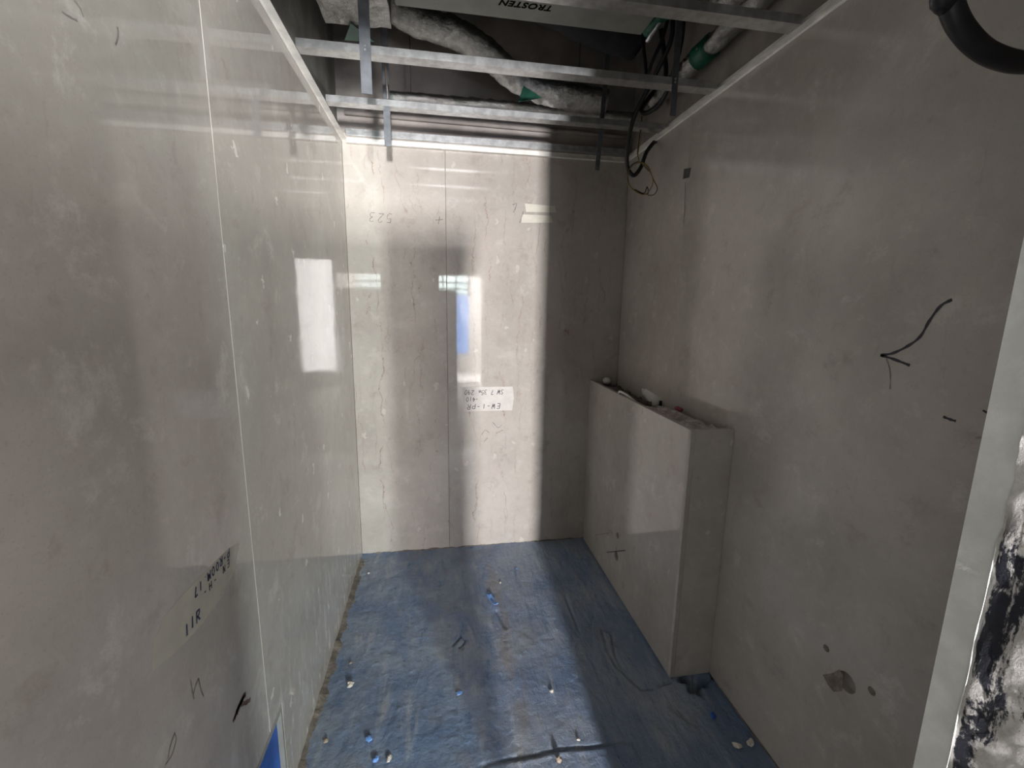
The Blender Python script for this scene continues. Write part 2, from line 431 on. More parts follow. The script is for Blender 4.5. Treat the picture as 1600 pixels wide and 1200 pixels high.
M = dict(
    marble_back=marble('marble_veined', .75, .35),
    marble_left=marble('marble_left', .10, .85, smear=.75),
    marble_right=marble('marble_right', .13, .5, haze=.10),
    marble_box=marble('marble_box', .08, .3),
    membrane=membrane('blue_membrane'), foil=foil('foil', (.66, .66, .65), .2), foil_dull=foil('foil_dull', (.42, .41, .39), .4),
    zinc=plain('galvanised', (.62, .64, .66), .32, .95, .18, 30, .08, 90),
    strap=plain('strap_steel', (.115, .125, .14), .5, .4, .2, 25),
    angle=plain('painted_angle', (.84, .83, .80), .45, 0, .12, 20),
    concrete=plain('concrete', (.24, .235, .22), .85, 0, .3, 5, .5, 30),
    plaster=plain('plaster', (.34, .31, .295), .85, 0, .2, 6, .4, 35),
    hall=plain('hall_plaster', (.17, .16, .15), .85, 0, .15, 3, .3, 30),
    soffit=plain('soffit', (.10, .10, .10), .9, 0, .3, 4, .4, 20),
    panel=plain('unit_sheet', (.27, .275, .25), .5, 0, .12, 10),
    black=plain('black_plastic', (.012, .012, .015), .42, 0, .3, 30),
    rubber=plain('black_rubber', (.018, .018, .022), .7, 0, .3, 20, .4, 40),
    green=plain('green_tape', (.005, .10, .065), .45, 0, .3, 20),
    ink=plain('marker_ink', (.03, .028, .04), .6, 0, .3, 60),
    ink_blue=plain('marker_ink_blue', (.03, .045, .10), .6, 0, .3, 60),
    ink_grey=plain('pencil_grey', (.21, .19, .18), .7, 0, .3, 60),
    ink_brown=plain('brown_smear', (.11, .07, .06), .7, 0, .4, 60),
    mortar=plain('mortar', (.17, .15, .128), .9, 0, .35, 18, .8, 60),
    joint=plain('pale_joint', (.42, .40, .375), .7, 0, .12, 20),
    tape_white=plain('pale_tape', (.54, .515, .485), .5, 0, .06, 20), tape_left=plain('old_tape', (.46, .445, .39), .5, 0, .08, 20), tape=plain('masking_tape', (.58, .56, .49), .55, 0, .08, 20),
    blue=plain('blue_sheet', (.02, .10, .42), .5, 0, .3, 10),
    bluechip=plain('blue_chip', (.16, .33, .72), .45, 0, .2, 40),
    stone=plain('pale_stone', (.66, .62, .56), .85, 0, .2, 60, .5, 90),
    brownstone=plain('brown_stone', (.34, .27, .21), .9, 0, .3, 60, .5, 90),
    jamb=rough_jamb('torn_plaster'), slabedge=plain('sawn_slab_edge', (.74, .755, .74), .7, 0, .1, 25, .2, 60),
    foam=plain('foam', (.72, .71, .67), .8, 0, .1, 30, .2, 70), white=plain('white_plastic', (.72, .71, .68), .4, 0, .06, 20),
    red=plain('red_plastic', (.20, .03, .035), .4, 0, .2, 20), film=plain('plastic_film', (.42, .38, .37), .22, 0, .45, 30, .6, 30),
    rubble=plain('rubble', (.11, .09, .085), .95, 0, .5, 30, .8, 50),
    yellow=plain('yellow_wire', (.27, .20, .06), .45, 0, .2, 20), brownwire=plain('brown_wire', (.10, .06, .04), .5, 0, .2, 20),
    letter=plain('printed_black', (.004, .004, .005), .95, 0, .1, 20, spec=.05), darktag=plain('dark_tag', (.06, .06, .065), .6, 0, .2, 30), dust=plain('drill_dust', (.20, .17, .15), .9, 0, .3, 60), dark=plain('dark_hole', (.02, .018, .016), .95, 0, .3, 20),
    blocker_sheet=plain('blocker_grey', (.40, .39, .37), .8, 0, .1, 5), glow=emit('window_glow', (.80, 1, .98), 17), blueglow=emit('blue_lit_sheet', (.22, .45, 1.0), 13),
)

# ------------------------------------------------------------------ large structure
TH = 0.02; ZT = 2.352; ZS = 3.02            # slab thickness, slab top, soffit
YF = -2.244                                  # inner face of the front wall
JX = 0.970                                   # right edge of the doorway
YO = -2.47                                   # hall side of the front wall

floor_e = empty('floor', (W / 2, -1.1, 0), kind='structure')
# floor height field
cr = [[at(*p, 2, 0)[:2] for p in ln] for ln in (
    [(940, 984), (948, 1012), (962, 1040), (1003, 1077), (1022, 1076)], [(944, 985), (956, 989), (960, 1022), (968, 1038), (975, 1046)],
    [(883, 930), (893, 955), (904, 985)], [(776, 955), (783, 968), (790, 982)], [(708, 1008), (720, 994), (728, 1000), (718, 1012)],
    [(1030, 1071), (1045, 1067), (1052, 1063)], [(1063, 1112), (1078, 1130)])]


def seg_d(px, py, a, b):
    ab = b - a; t = np.clip(((px - a[0]) * ab[0] + (py - a[1]) * ab[1]) / (ab @ ab), 0, 1)
    return np.hypot(px - a[0] - t * ab[0], py - a[1] - t * ab[1])


NX, NY = 230, 300
xs = np.linspace(0.0, W, NX); ys = np.linspace(-1.95, 0.0, NY)
GX, GY = np.meshgrid(xs, ys)
Z = np.empty_like(GX)
for j in range(NY):
    for i in range(NX):
        p = Vector((xs[i], ys[j], 0))
        Z[j, i] = 0.0035 * noise.fractal(p * 4, .8, 2, 3) + 0.0022 * noise.fractal(Vector((p.x * 30, p.y * 14, 2)), .8, 2, 4) + .0045 * max(0, noise.noise(p * 48) - .22) - .006 * max(0, noise.noise(p * 24 + Vector((7, 7, 7))) - .45)
for ln in cr:
    d = np.min([seg_d(GX, GY, np.array(a), np.array(b)) for a, b in zip(ln[:-1], ln[1:])], axis=0)
    Z -= .011 * np.exp(-(d / .0042) ** 2)
ridge = -1.353 + .006 * np.sin(GX * 9) + .003 * np.sin(GX * 31)
rs = np.clip((1.14 - GX) / .06, 0, 1) * np.clip((GX - .52) / .2, 0, 1)
Z += (.003 * np.clip((ridge - GY) / .01, 0, 1) + .003 * np.exp(-((GY - ridge + .008) / .007) ** 2) - .008 * np.exp(-((GY - ridge - .008) / .0045) ** 2)) * rs
hx, hy = at(1085, 1066, 2, 0)[:2]
ang = np.arctan2(GY - hy, GX - hx); hr = np.hypot((GX - hx) / 1.25, GY - hy)
Z -= .06 * np.clip((.05 * (1 + .3 * np.sin(3 * ang + 1) + .2 * np.sin(7 * ang)) - hr) / .02, 0, 1)
# turned-up edges
Z += .004 * np.exp(-GX / .02) + .004 * np.exp(GY / .02)
V = np.stack([GX, GY, Z], -1).reshape(-1, 3)
F = [(j * NX + i, j * NX + i + 1, (j + 1) * NX + i + 1, (j + 1) * NX + i) for j in range(NY - 1) for i in range(NX - 1)]
link('membrane_coat', mesh(V, F), M['membrane'], floor_e, smooth=True)
bm = bmesh.new(); bm_box(bm, -2.0, 4.2, -7.4, 0.3, -.2, -.07); bm_box(bm, -2.0, 4.2, -7.4, -1.95, -.07, .0)
link('screed', bm_mesh(bm), M['concrete'], floor_e)

# walls: backing blockwork, slabs hung on it
wl = box('wall_left', -.22, -TH, YO, .22, -.05, ZS, M['concrete'], kind='structure')
wb = box('wall_back', -TH, W + TH, TH, .22, -.05, ZS, M['plaster'], kind='structure')
wr = box('wall_right', W + TH, W + .22, YO, .22, -.05, ZS, M['plaster'], kind='structure')
SEAM, g = -1.445, .0011
NI0, NI1, NZ0, NZ1 = -1.60, -1.352, .035, .334      # opening near the foot of the left wall
far_l = prism('marble_slab', [(SEAM + g, .004), (0, .004), (0, ZT), (SEAM + g, ZT), (SEAM + g, NZ1), (NI1, NZ1), (NI1, NZ0), (SEAM + g, NZ0)], 0, -TH, 0, M['marble_left'], wl, .0012)
near_l = prism('marble_slab', [(YF, .004), (SEAM - g, .004), (SEAM - g, NZ0), (NI0, NZ0), (NI0, NZ1), (SEAM - g, NZ1), (SEAM - g, ZT), (YF, ZT)], 0, -TH, 0, M['marble_left'], wl, .0012)
box('joint', -TH, -.0010, SEAM - g, SEAM + g, NZ1, ZT, M['joint'], wl)
# opening: mortar reveal and blue sheet set back in it
bm = bmesh.new()
for a in ((NI0, NI1, NZ1 - .020, NZ1), (NI1 - .010, NI1, NZ0, NZ1 - .020), (NI0, NI0 + .01, NZ0, NZ1 - .020), (NI0 + .01, NI1 - .01, NZ0, NZ0 + .01)):
    bm_box(bm, -TH, -.0006, a[0], a[1], a[2], a[3])
link('mortar_reveal', bm_mesh(bm), M['concrete'], wl)
box('blue_backing_sheet', -.0195, -.015, NI0 + .01, NI1 - .01, NZ0 + .01, NZ1 - .020, M['blue'], wl, label='blue sheet set back in the low wall opening')

BS = .5235
b1 = prism('marble_slab', [(0.0005, .004), (BS - g, .004), (BS - g, ZT), (0.0005, ZT)], 1, 0, TH, M['marble_back'], wb, .0012)
b2 = prism('marble_slab', [(BS + g, .004), (W, .004), (W, ZT), (BS + g, ZT)], 1, 0, TH, M['marble_back'], wb, .0012)
box('joint', BS - g, BS + g, .0012, TH, .004, ZT, M['mortar'], wb)
RS = -.640
r1 = prism('marble_slab', [(RS + g, .004), (0, .004), (0, ZT), (RS + g, ZT)], 0, W, W + TH, M['marble_right'], wr, .0008)
r2 = prism('marble_slab', [(YF, .004), (RS - g, .004), (RS - g, ZT), (YF, ZT)], 0, W, W + TH, M['marble_right'], wr, .0008)
box('joint', W + .0006, W + TH, RS - g, RS + g, .004, ZT, M['marble_right'], wr)
holes = [(at(1291, 1013, 0, W), .010), (at(1323, 1066, 0, W), .027), (at(1362, 1080, 0, W), .0105)]
cut(r2, [((W, p[1], p[2]), 0, r, .12) for p, r in holes])
r2.data.materials.clear(); r2.data.materials.append(M['marble_right'])

# front wall with the doorway the view looks through
wf = box('wall_front', JX, W + .22, YO, YF - .031, -.05, ZS, M['jamb'], kind='structure')
prism('marble_slab', [(JX + .001, .004), (W, .004), (W, ZT), (JX + .001, ZT)], 1, YF - .03, YF, M['marble_right'], wf, .001)
# sawn slab edge and the torn plaster skin of the door return
box('slab_edge', JX - .0015, JX + .001, YF - .0295, YF - .0005, .004, ZT, M['slabedge'], wf)
ny, nz = 24, 260
V, F = [], []
for j in range(nz + 1):
    for i in range(ny + 1):
        y = YF - .0302 - i * (.17 / ny); z = .0 + j * 2.3 / nz
        p = Vector((0, y * 26, z * 16))
        h = .0035 * noise.fractal(p, .9, 2.1, 5) + .0025 * noise.fractal(p * 4, .9, 2, 3)
        h += .0045 * math.exp(-((y - (YF - .036 - .004 * noise.noise(Vector((3, 0, z * 9))))) / .0016) ** 2) * (1 if noise.noise(Vector((9, 0, z * 5))) > -.25 else .2)
        V.append((JX - .004 - h, y, z))
for j in range(nz):
    for i in range(ny):
        a = j * (ny + 1) + i; F.append((a, a + ny + 1, a + ny + 2, a + 1))
link('plaster_skin', mesh(V, F), M['jamb'], wf, smooth=True)
bead = [(JX - .0066, YF - .0305 - .0012 * noise.noise(Vector((1, 0, z * 22))), z) for z in [.95 + .012 * i for i in range(30)]]
tube('plaster_bead', bead, [.0003, .0007, .0003, .0008, .0005, .0009, .0004, .0007, .0002], M['slabedge'], wf, seg=6, n=2)
box('wall_front_left', -.22, .10, YO, YF, -.05, ZS, M['hall'], kind='structure')
box('lintel', .10, JX, YO, YF, 2.12, ZS, M['concrete'], kind='structure')

# soffit over the whole floor
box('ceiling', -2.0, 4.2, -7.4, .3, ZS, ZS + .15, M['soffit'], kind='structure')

# hall behind the doorway and the lit room across it
box('wall_hall_left', -1.3, -1.15, -5.8, YO, 0, ZS, M['hall'], kind='structure')
box('wall_hall_right', 3.2, 3.35, -5.8, YO, 0, ZS, M['hall'], kind='structure')
box('wall_hall_near_left', -1.3, -.22, YO, YO + .15, 0, ZS, M['hall'], kind='structure')
box('wall_hall_near_right', W + .22, 3.35, YO, YO + .15, 0, ZS, M['hall'], kind='structure')
prism('wall_hall_far', [(-1.3, 0), (.51, 0), (.51, 2.0), (1.28, 2.0), (1.28, 0), (3.35, 0), (3.35, ZS), (-1.3, ZS)], 1, -5.95, -5.8, M['hall'], kind='structure')
box('wall_far_room_back', -.4, 2.2, -7.15, -7.0, 0, ZS, M['white'], kind='structure')
box('wall_far_room_left', -.4, -.25, -7.0, -5.95, 0, ZS, M['hall'], kind='structure')
box('wall_far_room_right', 2.05, 2.2, -7.0, -5.95, 0, ZS, M['hall'], kind='structure')
box('floor_far_room', -.25, 2.05, -7.0, -5.9, .0, .012, M['white'], kind='structure')
w1 = box('window_1', .50, 1.14, -6.999, -6.985, 1.70, 2.14, M['glow'], kind='structure')
for x in (.60, .86, 1.13): box('glazing_bar', x - .014, x + .014, -6.985, -6.965, 1.70, 2.14, M['black'], w1)
for z in (1.80, 1.93): box('glazing_bar', .50, 1.14, -6.985, -6.965, z - .013, z + .013, M['black'], w1)
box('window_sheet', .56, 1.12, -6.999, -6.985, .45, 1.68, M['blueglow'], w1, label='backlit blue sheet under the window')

# perimeter angles of the ceiling grid
def angle(name, pts): 
    bm = bmesh.new()
    for p in pts: bm_box(bm, *p)
    return link(name, bm_mesh(bm), M['angle'], kind='structure')
zb = 2.318
angle('trim_1', [(.0005, .026, YF, -.0005, zb, zb + .002), (.0005, .0025, YF, -.0005, zb - .007, zb + .03)])
angle('trim_2', [(W - .026, W - .0005, YF, -.0005, zb, zb + .002), (W - .0025, W - .0005, YF, -.0005, zb - .007, zb + .03)])
angle('trim_3', [(.0265, W - .0265, -.026, -.0005, zb - .018, zb - .016), (.0265, W - .0265, -.0025, -.0005, zb - .018, zb + .012)])

# ------------------------------------------------------------------ ceiling channels and straps
def channel(y, z0, label, hgt=.025, dep=.050, x0=.027, x1=W - .027):
    """U-shaped steel channel running wall to wall, web towards the viewer"""
    t = .0012; lip = .008
    o = empty('ceiling_channel', ((x0 + x1) / 2, y, z0), label=label, cat='channel', group='steel channels of the ceiling grid')
    bm = bmesh.new()
    bm_box(bm, x0, x1, y - dep, y - dep + t, z0 + t, z0 + hgt); bm_box(bm, x0, x1, y - dep, y, z0, z0 + t)
    bm_box(bm, x0, x1, y - t, y, z0 + t, z0 + hgt)
    link('web', bm_mesh(bm), M['zinc'], o)
    bm = bmesh.new()
    bm_box(bm, x0, x1, y - dep + t, y - dep + lip, z0 + hgt - t, z0 + hgt); bm_box(bm, x0, x1, y - lip, y - t, z0 + hgt - t, z0 + hgt)
    link('lip', bm_mesh(bm), M['zinc'], o)
    return o
zc = 2.321
channel(-1.205, zc, 'grey steel ceiling channel nearest the door, just under the big sheet metal unit')
channel(-.800, zc, 'bright steel ceiling channel second from the back wall, crossing below the foil duct')
channel(-.395, zc, 'brightly lit steel ceiling channel first in front of the back wall')
bk = empty('ceiling_channel', (W / 2, -.014, 2.336), label='slim bright steel channel fixed along the top of the back wall', cat='channel', group='steel channels of the ceiling grid')
bm = bmesh.new()
bm_box(bm, .028, W - .028, -.028, -.0265, 2.337, 2.365); bm_box(bm, .028, W - .028, -.028, -.004, 2.3358, 2.337)
link('web', bm_mesh(bm), M['zinc'], bk)
bm = bmesh.new(); bm_box(bm, .028, W - .028, -.0265, -.020, 2.3638, 2.365); link('lip', bm_mesh(bm), M['zinc'], bk)


def strap(x, y, z0, w, label, lean=0.0):
    o = empty('hanger_strap', (x, y, z0), label=label, cat='strap', group='steel straps hanging the ceiling grid')
    bm = bmesh.new(); vs = bm_box(bm, x - w / 2, x + w / 2, y - .0015, y + .0015, z0, ZS)
    for v in vs:
        if v.co.z > 2.9: v.co.x += lean
    bmesh.ops.bevel(bm, geom=[e for e in bm.edges], offset=.0004, segments=1, affect='EDGES')
    link('strap', bm_mesh(bm), M['strap'], o)
    for dz in (.007, .018):
        bm = bmesh.new(); bmesh.ops.create_cone(bm, cap_ends=True, segments=8, radius1=.0045, radius2=.0035, depth=.003)
        for v in bm.verts: v.co = Matrix.Rotation(math.pi / 2, 4, 'X') @ v.co + Vector((x, y - .003, zc + dz))
        link('screw', bm_mesh(bm), M['zinc'], o)
    return o
strap(.246, -.8525, 2.195, .036, 'wide grey steel strap on the front of the second channel near the left wall', .0)
strap(1.362, -.8525, 2.213, .024, 'dark steel strap on the second channel beside the hanging black cables')
strap(.266, -.3925, 2.178, .029, 'steel strap behind the first channel, its end crossing the back wall top at left')
strap(1.234, -.3925, 2.138, .022, 'thin dark steel strap dropping below the back wall top at right', .05)
tube('brace_wire', [(.30, -.79, 2.352), (.297, -.70, 2.33), (.275, -.44, 2.35)], .0035, M['brownwire'], seg=6, label='thin brown wire slanting between first and second channels beside the strap', cat='wire')

# ------------------------------------------------------------------ services above the grid
fcu = empty('fan_coil_unit', (.79, -1.2, 2.48), label='large grey sheet metal air unit with black lettering above the channels', cat='air unit')
fx0, fx1, fy0, fy1, fz0 = .345, 1.222, -1.55, -.842, 2.475
box('casing', fx0, fx1, fy0, fy1, fz0 + .004, fz0 + .26, M['panel'], fcu, .004)
box('bottom_panel', fx0 + .004, fx1 - .004, fy0 + .004, fy1 - .004, fz0, fz0 + .0035, M['panel'], fcu, .001)
box('drip_tray', fx0 + .03, fx1 + .0, fy1, fy1 + .012, fz0 + .02, fz0 + .12, M['rubber'], fcu, .003)
tc = bpy.data.curves.new('t', 'FONT'); tc.body = 'TROSTEN'; tc.size = .046; tc.extrude = .0004; tc.offset = .0012; tc.shear = .25; tc.align_x = 'CENTER'; tc.align_y = 'CENTER'; tc.space_character = 1.08
to = bpy.data.objects.new('t', tc); C.objects.link(to)
dg = bpy.context.evaluated_depsgraph_get(); tm = bpy.data.meshes.new_from_object(to.evaluated_get(dg)); bpy.data.objects.remove(to, do_unlink=True)
tw = max(v.co.x for v in tm.vertices) - min(v.co.x for v in tm.vertices)
pa, pb = at(782, 2, 2, fz0), at(864, 14, 2, fz0); tcx = (pa + pb) / 2; k = np.linalg.norm(pb - pa) / tw
for v in tm.vertices:   # lettering on the underside, read from the far side
    x, y = v.co.x * k, v.co.y * k
    v.co = Vector((tcx[0] - x, tcx[1] + y, fz0 - .0008 + v.co.z))
link('lettering', tm, M['letter'], fcu, label='black printed letters on the underside')
for x in (fx0 + .05, fx1 - .05):
    tube('hanger_rod', [(x, fy1 - .04, fz0 + .26), (x, fy1 - .04, ZS)], .005, M['strap'], fcu, seg=6, n=2)
gw = empty('valve_set', (1.30, -.87, 2.50), label='dark green wrapped valve at the right end of the air unit', cat='valve')
tube('wrap', [(1.262, -.80, 2.52), (1.285, -.90, 2.535), (1.33, -1.05, 2.55)], [.028, .036, .03], M['green'], gw, crumple=.006)
tube('valve_stem', [(1.28, -.88, 2.52), (1.255, -.82, 2.47)], .008, M['zinc'], gw, seg=8, n=2)

# foil duct with arrow, along the left
dl = empty('foil_duct', (.17, -.95, 2.48), label='square foil wrapped duct with green arrow above the left strap', cat='duct')
bm = bmesh.new(); bmesh.ops.create_grid(bm, x_segments=1, y_segments=1, size=.1); bm.clear()
x0, x1, y0, y1, z0, z1 = .085, .318, -1.7, -.66, 2.50, 2.74
sec = []
for i in range(12):
    t = i / 12
    sec.append(t)
V, F = [], []
per = [(x0 + (x1 - x0) * i / 12, z0) for i in range(12)] + [(x1, z0 + (z1 - z0) * i / 12) for i in range(12)] + [(x1 - (x1 - x0) * i / 12, z1) for i in range(12)] + [(x0, z1 - (z1 - z0) * i / 12) for i in range(12)]
NR = 60
for j in range(NR + 1):
    y = y0 + (y1 - y0) * j / NR
    for (x, z) in per:
        p = Vector((x, y, z)); q = p + Vector((noise.noise(p * 14), 0, noise.noise(p * 14 + Vector((5, 5, 5))))) * .007 + Vector((0, 0, noise.fractal(p * 40, .9, 2, 3) * .003))
        V.append(q)
n = len(per)
for j in range(NR):
    for i in range(n): F.append((j * n + i, j * n + (i + 1) % n, (j + 1) * n + (i + 1) % n, (j + 1) * n + i))
F.append(tuple(range(n))); F.append(tuple(NR * n + i for i in range(n))[::-1])
link('foil_wrap', mesh(V, F), M['foil_dull'], dl)
for yy in (-.86, -1.05): box('tape_seam', x0 - .004, x1 + .004, yy - .012, yy + .012, z0 - .010, z0 - .0075, M['foil'], dl)
ga = [at(p[0], p[1], 2, z0 - .012) for p in ((548, 36), (538, 63), (586, 66))]
prism('arrow_sticker', [(p[0], p[1]) for p in ga], 2, z0 - .0125, z0 - .0105, M['green'], dl, label='green triangular arrow sticker')

def foil_pipe(label, pts, r, mat='foil', band=None, crumple=.012, name='foil_pipe', hang=(), **k):
    o = empty(name, pts[0], label=label, cat='pipe')
    tube('foil_wrap', pts, r, M[mat], o, seg=20, n=18, crumple=crumple, smooth=True, **k)
    for hp in hang:
        tube('hanger_rod', [(hp[0], hp[1], hp[2]), (hp[0], hp[1], ZS)], .003, M['strap'], o, seg=6, n=2)
    if band:
        a, b = Vector(band[0]), Vector(band[1]); tube('tape_band', [a, b], r + .006, M['green'], o, seg=16, n=4, crumple=.003, label='green tape band')
    return o
d1 = foil_pipe('crumpled silver foil duct sagging right behind the second channel, with green arrow', [(.26, -.42, 2.73), (.40, -.40, 2.68), (.58, -.38, 2.655), (.72, -.35, 2.60), (.86, -.31, 2.535), (1.02, -.29, 2.50), (1.30, -.27, 2.49)], .058, crumple=.007, name='flexible_duct')
ar = [at(p[0], p[1], 1, -.385) for p in ((818, 134), (809, 160), (847, 153))]
prism('arrow_sticker', [(p[0], p[2]) for p in ar], 1, -.387, -.384, M['green'], d1, label='green triangular arrow sticker')
foil_pipe('long silver foil pipe along the back wall just above the first channel', [(.26, -.15, 2.468), (.7, -.15, 2.47), (1.1, -.15, 2.47), (1.5, -.15, 2.47)], .034, crumple=.006, hang=[(.36, -.15, 2.50), (1.2, -.15, 2.50)])
foil_pipe('silver foil pipe with green tape running beside the right wall', [(1.515, -.35, 2.47), (1.513, -.8, 2.48), (1.51, -1.3, 2.49), (1.51, -1.9, 2.5)], .037, band=((1.514, -.83, 2.48), (1.513, -.74, 2.478)), crumple=.010)
foil_pipe('silver foil pipe bending down left of the green taped pipe, nearer the doorway', [(1.420, -1.0, 2.95), (1.420, -1.0, 2.62), (1.420, -1.02, 2.51), (1.420, -1.10, 2.482), (1.420, -1.4, 2.48), (1.420, -1.9, 2.48)], .034, crumple=.008)
tube('black_duct', [(.34, -.62, 2.82), (.6, -.6, 2.80), (.85, -.58, 2.74), (1.1, -.55, 2.68), (1.35, -.5, 2.66)], .085, M['rubber'], seg=18, label='fat black rubber insulated pipe in the dark behind the air unit', cat='pipe', crumple=.01)
tube('grey_conduit', [(.02, .009, 2.45), (.8, .009, 2.445), (1.54, .009, 2.44)], .012, M['plaster'], seg=8, label='slim grey conduit along the bare plaster above the back wall', cat='conduit')

# ------------------------------------------------------------------ cables
def pl(pts, y): return [tuple(at(a, b, 1, y)) for a, b in pts]
kb = empty('black_cable', tuple(at(985, 273, 1, -.40)), label='long loop of thick black cable hanging in front of the back right corner', cat='cable')
tube('cable', [tuple(at(1052, 30, 1, -.62)), tuple(at(1046, 70, 1, -.60)), tuple(at(1012, 140, 1, -.50)), tuple(at(990, 185, 1, -.45)), tuple(at(980, 235, 1, -.42)), tuple(at(981, 262, 1, -.40)), tuple(at(990, 274, 1, -.40)), tuple(at(1001, 262, 1, -.38)), tuple(at(1010, 238, 1, -.36)), tuple(at(1022, 222, 1, -.33))], .0098, M['black'], kb, seg=10)
tube('cable_core', [tuple(at(1020, 225, 1, -.335)), tuple(at(1027, 221, 1, -.32))], .006, M['black'], kb, seg=8, n=2)
tube('black_cable', [(1.41, -.80, 2.95), tuple(at(1068, 25, 1, -.76)), tuple(at(1062, 75, 1, -.70)), tuple(at(1047, 130, 1, -.62)), tuple(at(1032, 160, 1, -.54)), tuple(at(1012, 176, 1, -.48)), tuple(at(1002, 172, 1, -.44)), tuple(at(1018, 148, 1, -.42)), tuple(at(1040, 118, 1, -.42)), (1.50, -.42, 2.75)], .0105, M['black'], seg=10, label='shorter thick black cable looped up behind the second channel', cat='cable')
tube('black_cable', [tuple(at(1046, 20, 1, -.72)), tuple(at(1035, 60, 1, -.7)), tuple(at(1020, 95, 1, -.68)), tuple(at(1011, 118, 1, -.66)), tuple(at(1008, 95, 1, -.64)), tuple(at(1005, 60, 1, -.62)), tuple(at(1010, 20, 1, -.6))], .007, M['black'], seg=8, label='short black cable loop hanging against the green wrapped valve', cat='cable')
yw = empty('loose_wire', tuple(at(1000, 300, 1, -.42)), label='thin yellow and black wire coiled at the end of the black loop', cat='wire')
tube('yellow_core', pl([(1004, 182), (1001, 215), (997, 240), (999, 252), (1012, 262), (1020, 282), (1015, 297), (1005, 304), (990, 297), (981, 285), (981, 270), (990, 258), (1003, 254), (1014, 262), (1020, 280)], -.425), .0022, M['yellow'], yw, seg=6)
tube('black_core', pl([(1003, 182), (999, 216), (996, 240), (998, 251), (988, 257), (980, 270), (984, 290), (998, 301), (1012, 303), (1011, 292), (1006, 302), (992, 296)], -.418), .0022, M['black'], yw, seg=6)
tube('brown_core', pl([(1003, 256), (1016, 270), (1022, 283), (1027, 294), (1022, 304), (1012, 305)], -.422), .0022, M['brownwire'], yw, seg=6)
tube('conduit', [(1.02, -2.05, 2.95), (1.03, -2.05, 2.3), tuple(at(1476, -60, 1, -2.05)), tuple(at(1484, 0, 1, -2.05)), tuple(at(1503, 45, 1, -2.05)), tuple(at(1542, 82, 1, -2.05)), tuple(at(1600, 98, 1, -2.05)), tuple(at(1660, 85, 1, -2.05)), tuple(at(1710, 20, 1, -2.06)), (1.34, -2.1, 2.2), (1.35, -2.1, 2.95)], .0125, M['black'], seg=12, label='thick black conduit looping in from the upper right corner near the doorway', cat='conduit')

# ------------------------------------------------------------------ boxed cistern and what lies in its open top
XB = W - BD
cb = empty('cistern_box', (XB + BD / 2, -BL / 2, 0), label='marble clad box for a concealed cistern, open on top, against right wall', cat='cistern box')
fp = prism('front_panel', [(-BL, .004), (-.0008, .004), (-.0008, BH), (-BL, BH)], 0, XB, XB + .018, M['marble_box'], cb, .0012)
h1, h2 = at(965, 837, 0, XB), at(963, 869, 0, XB)
cut(fp, [((XB, h1[1], h1[2]), 0, .016, .1), ((XB, h2[1], h2[2]), 0, .023, .1)])
fp.data.materials.clear(); fp.data.materials.append(M['marble_box'])
prism('side_panel', [(XB + .0185, .004), (W - .0008, .004), (W - .0008, BH), (XB + .0185, BH)], 1, -BL, -BL + .018, M['marble_right'], cb, .001)
prism('edge_strip', [(-BL - .0006, .004), (-BL + .0165, .004), (-BL + .0165, BH - .002), (-BL - .0006, BH - .002)], 0, XB - .0006, XB - .0001, M['joint'], cb, label='pale sawn edge of the front panel')
# carrier filling inside the box
V, F = [], []; nx, ny = 10, 70
for j in range(ny + 1):
    for i in range(nx + 1):
        x = XB + .0185 + (BD - .0195) * i / nx; y = -BL + .0185 + (BL - .02) * j / ny
        p = Vector((x, y, 0)); V.append((x, y, BH - .034 + .020 * noise.fractal(p * 26, .8, 2, 4) - .06 * (i > nx - 2)))
for j in range(ny):
    for i in range(nx):
        a = j * (nx + 1) + i; F.append((a, a + 1, a + nx + 2, a + nx + 1))
link('rubble_fill', mesh(V, F), M['rubble'], cb)
def topp(px, py, dz=-.015): return at(px, py, 2, BH + dz)
p = topp(1020, 620); 
fo = empty('foam_block', (p[0], p[1], BH - .03), label='pale foam block lying in the open top of the marble box', cat='block')
bm = bmesh.new(); vs = bm_box(bm, p[0] - .030, p[0] + .034, p[1] - .105, p[1] + .20, BH - .045, BH + .008)
for v in vs: v.co.z += .008 * (v.co.y - p[1]) / .1; v.co.x += .02 * (v.co.y - p[1]) / .1
bmesh.ops.bevel(bm, geom=bm.edges[:], offset=.007, segments=2, affect='EDGES'); link('block', bm_mesh(bm), M['foam'], fo, smooth=True)
bm = bmesh.new(); bm_box(bm, p[0] - .02, p[0] + .03, p[1] - .112, p[1] - .104, BH - .04, BH - .012); link('black_clip', bm_mesh(bm), M['black'], fo)
q = at(969, 618, 0, XB + .006)
tube('white_hose', [(XB + .05, q[1] - .12, BH - .03), (XB + .03, q[1] - .08, BH - .004), (XB + .012, q[1] - .03, BH + .012), (XB + .008, q[1] + .02, BH + .008), (XB + .03, q[1] + .05, BH - .04)], .006, M['white'], seg=8, label='curved white hose arching over the front edge of the marble box', cat='hose')
p = topp(948, 598)
bm = bmesh.new(); bmesh.ops.create_uvsphere(bm, u_segments=12, v_segments=8, radius=.027)
for v in bm.verts: v.co = Vector((v.co.x * .9, v.co.y * 1.2, v.co.z * .8)) + Vector((p[0] + .0, p[1], BH - .004)) + Vector((noise.noise(v.co * 60), 0, noise.noise(v.co * 50))) * .004
link('plaster_lump', bm_mesh(bm), M['white'], smooth=True, label='small white plaster lump at the far end of the box top', cat='lump')
p = topp(1060, 643)
tube('red_cap', [(p[0], p[1] - .02, BH - .004), (p[0], p[1] + .02, BH - .003)], .010, M['red'], seg=10, n=2, label='small dark red plastic cap among the scraps on the box top', cat='cap')
V, F = [], []; a0 = topp(1075, 657); n = 16
